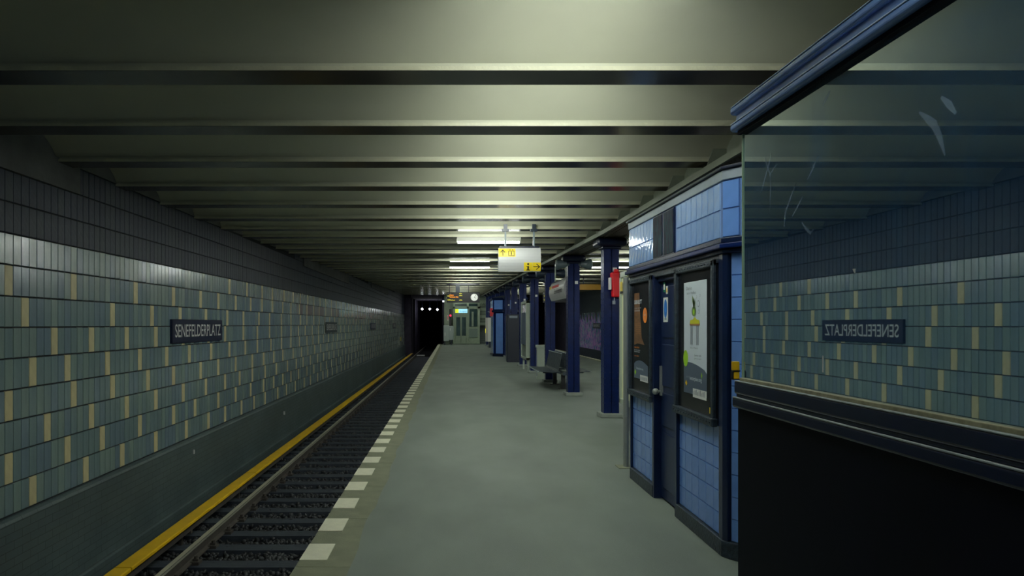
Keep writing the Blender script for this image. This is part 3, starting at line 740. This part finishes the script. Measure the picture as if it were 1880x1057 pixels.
# door
doorm=mat('door_paint',(22,38,72),.35,var=.15,vscale=5)
dr=MB().box(X0+.035,X0+.09,L(6.17),L(6.80),.02,1.99,doorm).obj('door',kt)
b=MB()
for (z0,z1) in ((.12,.62),(.68,.98),(1.04,1.42),(1.48,1.94)):
    b.box(X0+.025,X0+.036,L(6.22),L(6.75),z0,z1,doorm)
b.obj('door_panel',dr,bevel=.006)
MB().box(X0+.01,X0+.036,L(6.74),L(6.78),.95,1.22,galv).cyl((X0-.01,L(6.76),.985),(X0+.05,L(6.76),.985),.012,galv,8).ball((X0-.03,L(6.76),.985),.03,galv,12,8).obj('door_handle',dr)
b=MB(FL(X0+.024,L(6.66),1.62)); b.rect(-.04,.27,.02,.36,green); b.rect(-.03,.29,.01,.34,white,.001); b.rect(.04,.25,.10,.32,white); b.rect(.055,.265,.085,.30,signy,.001)
b.rect(-.04,.0,.10,.22,white); b.disc(.03,.12,.05,.085,cyan,.001); b.rect(0,.02,.06,.035,greyt,.001); b.obj('door_sticker',dr)
# fascia window
w=MB().box(X0-.045,X0-.03,L(6.155),L(6.785),2.195,2.575,navy2).obj('fascia_window',kt)
MB().box(X0-.05,X0-.044,L(6.17),L(6.44),2.205,2.565,fascia_glass).obj('window_pane',w); MB().box(X0-.05,X0-.044,L(6.50),L(6.77),2.205,2.565,fascia_glass).obj('window_pane',w)
MB().box(X0+.06,X0+.11,L(4.86),L(4.93),.9,1.88,navy2).obj('conduit',kt)

# ------------------------------------------------------------ glazed cabin at the right
CX=1.2; CY1=3.05; CY0=-2.6; CX1=4.0
cb=thing('platform_cabin','dark navy cabin with large mirroring panes above a pale glazing bead','cabin',(CX,0,0))
B=lambda *q: MB().box(*q)
b=MB(); b.box(-.016,.04,CY0,CY1,0,1.26,cabinet_dark).box(.04,CX1-CX,CY1-.04,CY1,0,1.26,cabinet_dark).box(CX1-CX-.04,CX1-CX,CY0,CY1-.04,0,2.42,cabinet_dark).box(.04,CX1-CX-.04,CY0,CY0+.04,0,2.42,cabinet_dark).box(.04,CX1-CX-.04,CY0+.04,CY1-.04,.0,.03,cabinet_dark)
b.obj('panel',cb)
# sill mouldings (x offset, z), rounded profiles
def rnd(x0,x1,z0,z1,r,n=4):
    pts=[(x1,z0),(x1,z1)]
    for i in range(n+1): t=PI/2*i/n; pts.append((x0+r-r*math.sin(t), z1-r+r*math.cos(t)))
    for i in range(n+1): t=PI/2*i/n; pts.append((x0+r-r*math.cos(t), z0+r-r*math.sin(t)))
    return pts
def mould(name,x0,z0,z1,r,m,x1=.05,ye=0.,mat2=None):
    b=MB(); b.sweepy(rnd(x0,x1,z0,z1,r),[CY0,CY1+ye],m); o=b.obj(name,cb); return o
mould('sill_moulding',-.026,1.312,1.367,.010,cabin_trim,ye=.012)
mould('sill_moulding',-.020,1.300,1.314,.004,cabin_trim,ye=.006)
mould('sill_moulding',-.032,1.256,1.300,.010,cabin_trim,ye=.018)
edge=mat('sill_highlight',(150,160,160),.35,var=.3,vscale=30)  # pale paint standing in for lamp highlights along the sill edges
mould('highlight_strip',-.0265,1.3640,1.3682,.0015,edge,x1=-.012,ye=.012); mould('highlight_strip',-.0325,1.2965,1.3012,.0015,edge,x1=-.022,ye=.018)
mould('highlight_strip',-.0365,2.4975,2.5012,.0015,mat('cornice_highlight',(176,196,224),.3),x1=-.026,ye=.03); mould('highlight_strip',-.0365,2.4265,2.4312,.0015,mat('cornice_highlight',(176,196,224),.3),x1=-.024,ye=.03)  # highlight lines painted along the cornice rolls
MB().box(-.012,.02,CY0,CY1-.004,1.367,1.380,putty).obj('glazing_bead',cb,bevel=.002)
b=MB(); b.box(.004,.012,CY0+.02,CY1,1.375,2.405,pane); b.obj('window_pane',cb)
MB().box(-.0005,.0125,CY1-.007,CY1+.001,1.38,2.40,mat('glass_edge',(150,178,150),.3)).obj('pane_edge',cb)
MB().box(-.014,.02,CY0,CY1+.01,2.382,2.402,cabinet_dark).obj('head_shadow_strip',cb)  # dark strip painted in for the shadow line under the cornice
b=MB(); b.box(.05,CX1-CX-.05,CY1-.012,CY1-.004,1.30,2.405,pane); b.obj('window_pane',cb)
mould('cornice',-.036,2.468,2.500,.012,cornice,ye=.03,x1=.1)
mould('cornice',-.018,2.428,2.470,.003,cornice,ye=.014,x1=.1)
mould('cornice',-.036,2.398,2.430,.012,cornice,ye=.03,x1=.1)
B(.0,CX1-CX,CY0,CY1+.01,2.405,2.49,cabinet_dark).obj('roof',cb)
# small marks on the pane
def onpane(name,x0,z0,x1,z1,m,poly=None):
    pass
def P2(px,py):      # point of the pane plane seen at photo position, used once to place marks in metres
    y=1.2*1358/(px-828); return (y, 1.6+(595-py)/1358*y)
st=MB()
for (xa,ya,xb,yb) in ((1680,255,1830,308),(1515,365,1567,396)):
    (y0,zt),(y1,zb)=P2(xa,ya),P2(xb,yb); zb=1.6+(595-yb)/1358*((y0+y1)/2); zt=1.6+(595-ya)/1358*((y0+y1)/2)
    pass

st=MB(); y0,z0=P2(1566,498); st.add([(.003,y0+.008,z0+.008),(.003,y0-.008,z0+.008),(.003,y0-.006,z0-.009)],[(0,1,2)],white); st.add([(.0025,y0+.008,z0+.008),(.0025,y0-.008,z0+.008),(.0025,y0-.006,z0-.009)],[(0,2,1)],white); st.obj('white_speck',cb); st=MB()  # small white speck on the pane, another below
y0,z0=P2(1509,668); st.box(.002,.0035,y0-.002,y0+.002,z0-.027,z0+.027,white); st.obj('white_speck',cb)
def stroke(b,pts,w):
    q=[P2(*p) for p in pts]; n=len(q); vs=[]
    for i,(y,z) in enumerate(q):
        a_=q[max(0,i-1)]; c_=q[min(n-1,i+1)]; dy,dz=c_[0]-a_[0],c_[1]-a_[1]; l=math.hypot(dy,dz); ww=w*math.sin(PI*(i+.35)/(n-.3))
        vs += [(.003,y-dz/l*ww,z+dy/l*ww),(.003,y+dz/l*ww,z-dy/l*ww)]
    b.add(vs,[(2*i,2*i+1,2*i+3,2*i+2) for i in range(n-1)],smear)
sm=MB()
for pts,w in (([(1508,194),(1515,180),(1522,166)],.007),([(1725,178),(1740,192),(1752,208)],.010),([(1685,206),(1700,218),(1712,228),(1722,250),(1732,285)],.012),([(1412,315),(1413,345),(1412,388)],.004),([(1438,418),(1440,390),(1450,362),(1460,335)],.006),([(1452,398),(1462,380),(1472,360)],.005),([(1402,290),(1412,320),(1425,300)],.006),([(1480,330),(1490,310),(1500,285)],.005),([(1470,408),(1478,420),(1486,428),(1492,420)],.006),([(1395,355),(1402,330),(1410,300),(1415,280)],.006)):
    sm=MB(); stroke(sm,pts,w); sm.obj('grease_smear',cb)
yb=thing('yellow_box','small yellow box with black rim at the corner of the navy cabin','box',(1.178,3.09,1.372))
MB().box(0,.028,0,.02,.035,.072,yellow).box(.004,.028,0,.02,.0,.03,yellow).obj('body',yb,bevel=.002)
MB().box(0,.03,-.003,.022,.030,.035,black).box(-.002,.002,-.003,.022,0,.03,black).box(0,.03,-.003,.022,-.004,.0,black).obj('rim',yb)

# ------------------------------------------------------------ pole, red box, lit case
po=thing('steel_pole','slim steel pole on a pale plate beside the near kiosk','pole',(1.962,8.29,0))
MB().cyl((0,0,0),(0,0,2.12),.031,galv,16).obj('pole',po,smooth=False); MB().box(-.10,.10,-.10,.10,0,.008,kerbm).obj('base_plate',po); MB().ball((0,0,2.12),.031,galv,12,6,(1,1,.4)).obj('pole_cap',po)
rb=thing('emergency_box','red box with a dangling seal hanging on a blue pillar by the kiosk','box',(2.72,12.65,2.06))
b=MB(); b.add([(.02,-.14,0),(.175,-.14,0),(.175,0,0),(.02,0,0),(-.005,-.16,.42),(.185,-.16,.42),(.185,0,.42),(-.005,0,.42)],[(0,3,2,1),(4,5,6,7),(0,1,5,4),(2,3,7,6),(1,2,6,5),(3,0,4,7)],red); b.obj('body',rb,bevel=.02,seg=3)
MB().box(.05,.13,-.11,-.03,.42,.475,red).obj('lid_knob',rb,bevel=.015)
MB().box(-.035,-.004,-.13,-.03,.13,.33,white).obj('side_label',rb); MB().cyl((.06,-.08,0),(.05,-.10,-.06),.008,greyt,6).box(.02,.07,-.105,-.095,-.12,-.06,greyt).obj('seal',rb)

def poster_box(x,y0,y1,label,lit,group=None):
    t=thing('poster_case',label,'display case',(x,y0,0))
    Ly=y1-y0
    fr=MB(); fr.box(-.09,.09,0,.07,.40,2.39,creamf).box(-.09,.09,Ly-.07,Ly,.40,2.39,creamf).box(-.09,.09,0,Ly,.40,.48,creamf).box(-.09,.09,0,Ly,2.30,2.39,creamf); fr.obj('frame',t,bevel=.01)
    MB().box(-.06,.06,.07,Ly-.07,.48,2.30,casel if lit else casep).obj('panel',t)
    b=MB()
    if lit:
        b.box(-.092,-.0905,Ly-.20,Ly-.07,2.10,2.24,signy).box(-.092,-.0905,.2,.33,2.10,2.24,signy).box(-.092,-.0905,.07,Ly-.07,2.06,2.09,pictob)
    else: b.box(-.0925,-.0615,.2,Ly-.2,.9,2.0,slate)
    b.obj('print',t)
    for yy in (.12,Ly-.18): MB().box(-.03,.03,yy,yy+.06,0,.40,galv if lit else creamf).obj('leg',t)
poster_box(2.66,9.55,11.3,'lit cream display case between the near kiosk and the first visible pillar',True)
poster_box(2.6,24.75,26.6,'pale-framed glazed poster case standing behind a blue pillar past the bench',False)
tag(MB().box(2.50,2.74,21.4,21.65,.0,.93,creamf).box(2.47,2.77,21.37,21.68,.93,1.0,creamf).box(2.495,2.50,21.45,21.6,.1,.85,greyp).obj('litter_bin'),'narrow pale litter bin standing beyond the bench','bin')

# ------------------------------------------------------------ bench
bn=thing('bench','dark grey double-sided steel bench with slatted curved seats by a blue pillar','bench',(2.77,17.9,0))
def slat_prof():
    pts=[(-.64,.445),(-.60,.462),(-.45,.448),(-.30,.435),(-.20,.445),(-.155,.50),(-.13,.62),(-.10,.76),(-.075,.87),(-.085,.885)]
    return pts
for s,mirror in ((1,False),(-1,True)):
    pts=[(x*s,z) for x,z in slat_prof()]
    b=MB(); n=len(pts); w=.17
    vs=[]; th=.012
    for yv in (0,w):
        for (x,z) in pts: vs.append((x,yv,z))
        for (x,z) in pts: vs.append((x-.006*s,yv,z-th))
    fs=[]
    for i in range(n-1):
        fs.append((i,i+1,2*n+i+1,2*n+i)); fs.append((n+i+1,n+i,3*n+i,3*n+i+1)); fs.append((i,n+i,n+i+1,i+1)); fs.append((2*n+i,2*n+i+1,3*n+i+1,3*n+i))
    fs.append((0,2*n,3*n,n)); fs.append((n-1,2*n-1,4*n-1,3*n-1))
    b.add(vs,fs,benchm)
    for (x,z) in (pts[0],pts[-1]): b.cyl((x,0.01,z),(x,w-.01,z),.011,benchl,6)
    me=b.mesh('slat')
    for k in range(12): place(me,'slat',bn,(0,.02+.2*k,0))
MB().box(-.06,.06,.0,2.42,.36,.43,benchm).obj('beam',bn)
for y in (.36,1.85):
    MB().box(-.05,.05,y-.04,y+.04,.0,.36,black).box(-.12,.12,y-.06,y+.06,0,.012,black).obj('leg',bn); MB().box(-.5,.5,y-.02,y+.02,.395,.425,benchm).obj('seat_bracket',bn)

# ------------------------------------------------------------ far kiosk, cabinet, machine
fk=thing('kiosk','farther blue kiosk with pale blue panels and a low pitched roof','kiosk',(2.95,38.06,0))
of=lambda d: octo(0,0,.82+d,1.6+d,.5,.5)
MB().prism(of(0),0,2.25,navy).obj('body',fk); MB().prism(of(.05),0,.12,capd).obj('plinth',fk); MB().prism(of(.03),2.30,2.86,navy).obj('fascia',fk); MB().prism(of(.09),2.20,2.30,navy2).prism(of(.09),2.84,2.92,navy2).obj('moulding',fk)
b=MB(); p=of(.09); q=of(-.45); n=8; b.add([(x,y,2.92) for x,y in p]+[(x,y,3.05) for x,y in q],[(i,(i+1)%n,n+(i+1)%n,n+i) for i in range(n)]+[tuple(range(n,2*n))],spk_d); b.obj('roof',fk)
MB().box(-.30,.30,-1.61,-1.6,.15,2.15,blueA).obj('front_panel',fk); MB().box(-.28,.28,-1.64,-1.63,2.34,2.80,blueB).obj('fascia_panel',fk)
fw=Vector((-.82,-1.1,0)); fd=Vector((.5,-.5,0)).normalized(); fn=Vector((-.7071,-.7071,0))
def cham(z0,z1,off,m,a0,a1):
    b=MB(); P=[fw+fd*a0+fn*off,fw+fd*a0+fn*(off+.01),fw+fd*a1+fn*(off+.01),fw+fd*a1+fn*off]; b.prism([(v.x,v.y) for v in P],z0,z1,m); return b
cham(.15,2.15,.0,blueB,.16,.62).obj('corner_panel',fk); cham(2.34,2.80,.044,blueB,.08,.64).obj('fascia_panel',fk); MB().box(-.835,-.82,-1.05,1.05,.15,2.15,blueA).obj('side_panel',fk); MB().box(-.865,-.85,-1.05,1.05,2.34,2.80,blueB).obj('fascia_panel',fk)
cbt=thing('cabinet','tall dark cabinet standing in front of the farther blue kiosk','cabinet',(2.70,31.55,0))
MB().box(-.33,.30,-.4,.25,0,2.02,mat('cabinet_paint',(22,30,46),.45)).obj('body',cbt,bevel=.015); MB().box(-.24,.10,-.415,-.4,1.86,1.96,greyp).obj('label_plate',cbt); MB().box(-.35,-.33,-.35,.2,.08,1.95,spk_d).obj('side_door',cbt)
wm=thing('info_column','white rounded column on a dark foot left of the farther kiosk','column',(2.72,50.6,0))
MB().prism([(-.22,-.25),(.25,-.25),(.25,.25),(-.22,.25),(-.36,0)],.42,2.05,mat('white_casing',(205,206,196),.4)).obj('casing',wm); MB().box(-.14,.22,-.2,.2,0,.42,spk_d).obj('foot',wm); MB().box(-.37,-.34,-.05,.05,1.0,1.3,ledy).obj('side_strip',wm)
tag(MB().box(1.94,2.09,36.9,37.0,2.0,2.4,red).box(1.98,2.13,36.95,37.05,2.1,2.3,red).obj('alarm_box'),'small red box at the corner of the farther kiosk','box')

# ------------------------------------------------------------ lift, pier, stairs at the platform end
GY=59.0
lf=thing('lift_shaft','pale green lift enclosure with double glass doors at the platform end','lift',(.30,GY,0))
def gx(px): return (px-828)*GY/1358-.30
def gz(py): return max(0,1.6+(595-py)*GY/1358)
def fr(b,x0,x1,y0,y1,m,d0=-.05,d1=.05): b.box(gx(x0),gx(x1),d0,d1,gz(y1),gz(y0),m)
b=MB()
for q in ((832,835.5,556,632),(857,861,556,632),(877,881,547,632),(832,881,563,566),(832,881,553,556),(835,857,574,577)): fr(b,*q,grn_conc)
fr(b,861,877,600,603,grn_conc); b.box(gx(832),gx(881),.9,1.0,0,gz(553),grn_conc); b.box(gx(881)-.05,gx(881),.05,.95,0,gz(553),grn_conc); b.box(gx(832),gx(832)+.05,.05,.95,0,gz(553),grn_conc); b.obj('frame',lf)
for a0,a1 in ((836.5,846),(847,856.5)):
    b=MB(); fr(b,a0,a1,577,631,grn_conc,-.03,.0); d=b.obj('door_leaf',lf); b=MB(); fr(b,a0+1.2,a1-1,582,616,glassd,-.04,-.03); b.obj('door_glass',d)
b=MB(); fr(b,836,858,567,574,liftsign,-.09,-.06); fr(b,836,842,567,574,liftsy,-.095,-.09); b.obj('lit_sign',lf)
b=MB(FC(0,-.097,0)); b.text('1',gx(838.5),gz(573),.22,pictob); b.text('Ausgang',gx(844),gz(572.5),.17,slate,0,.55); b.obj('sign_text',lf)
b=MB(); fr(b,862,876,567,599,glassd,-.02,.0); b.obj('side_glass',lf); b=MB(); fr(b,866,869.5,572,599,grn_conc,-.04,-.02); b.obj('mullion',lf)
b=MB(); fr(b,861,877,603,619,mat('lift_panel',(104,122,112),.5),-.03,.0); b.obj('side_panel',lf); b=MB(); fr(b,861,881,620,631,grn_conc,-.12,.0); b.obj('kick_block',lf)
b=MB(); fr(b,833,879,557,562,glassd,-.01,.01); b.obj('transom_glass',lf)
pr=thing('concrete_pier','pale concrete pier at the left edge of the platform end','pier',(-.30,GY-.3,0))
MB().box(-.24,.16,-.2,.2,0,3.95,grn_conc).obj('shaft',pr); MB().box(.16,.34,-.1,.1,.5,2.8,black).obj('dark_panel',pr); MB().box(.0,.10,-.22,-.2,1.9,2.3,white).box(.03,.08,-.23,-.22,1.95,2.25,red).obj('notice',pr); MB().box(-.26,-.1,-.24,-.2,.6,.8,white).obj('label_plate',pr)
ec=thing('switch_cabinet','grey switch cabinets standing against the concrete pier','cabinet',(-.58,GY-1.0,0))
MB().box(0,.42,0,.3,.28,1.52,mat('switch_grey',(152,166,162),.5)).box(.42,.78,0,.3,.36,1.48,mat('switch_grey',(152,166,162),.5)).obj('body',ec,bevel=.02); MB().box(.1,.14,-.02,0,.7,.95,white).box(.5,.54,-.02,0,1.1,1.3,white).obj('handle',ec); MB().box(.06,.14,.05,.25,0,.30,spk_d).box(.55,.65,.05,.25,0,.38,spk_d).obj('leg',ec)
stt=thing('staircase','dim stairs rising behind a lattice at the far end, right of the lift','stairs',(2.33,GY+.2,0))
for k in range(9):
    MB().box(0,1.15,.3*k,.3*k+.3,0,.165*(k+1),mat('stair_stone',(84,96,90),.7)).box(0,1.15,.3*k-.01,.3*k,.165*k+.13,.165*(k+1),mat('stair_nosing',(60,70,66),.7)).obj('step',stt)
b=MB()
for k in range(12): b.box(0,1.15,1.2,1.25,1.55+.2*k,1.71+.2*k,mat('panel_green',(88,102,88),.6) if k%3 else grn_conc)
b.obj('back_cladding',stt)
b=MB()
for k in range(8): b.cyl((.15*k,1.1,3.15),(.15*k+.15,1.1,3.45),.012,grn_conc,5); b.cyl((.15*k+.15,1.1,3.15),(.15*k,1.1,3.45),.012,grn_conc,5)
b.obj('lattice',stt)

# ------------------------------------------------------------ tunnel lamps and signals
for (px,py,yy,lab) in ((775,567,75,'round white tunnel lamp, leftmost of three in a row'),(789,567,75,'round white tunnel lamp, middle of three in a row'),(803,568,75,'round white tunnel lamp, rightmost of three in a row'),(814,553,61.5,'small bluish lamp beside the platform end pier')):
    x=(px-828)*yy/1358; z=1.6+(595-py)*yy/1358
    t=thing('tunnel_lamp',lab,'lamp',(x,yy,z),0,'tunnel lamps'); MB().ball((0,0,0),.10 if yy>70 else .06,tunlamp,10,6).obj('globe',t); MB().cyl((0,.1,0),(0,.1,4.05-z),.02,capd,6).obj('stem',t)
MB_=tag(MB().box(-.10,.02,58.4,58.5,2.2,2.4,black).ball((-.04,58.38,2.29),.07,redlamp,8,6).obj('signal_light'),'small red signal light beside the concrete pier','light')
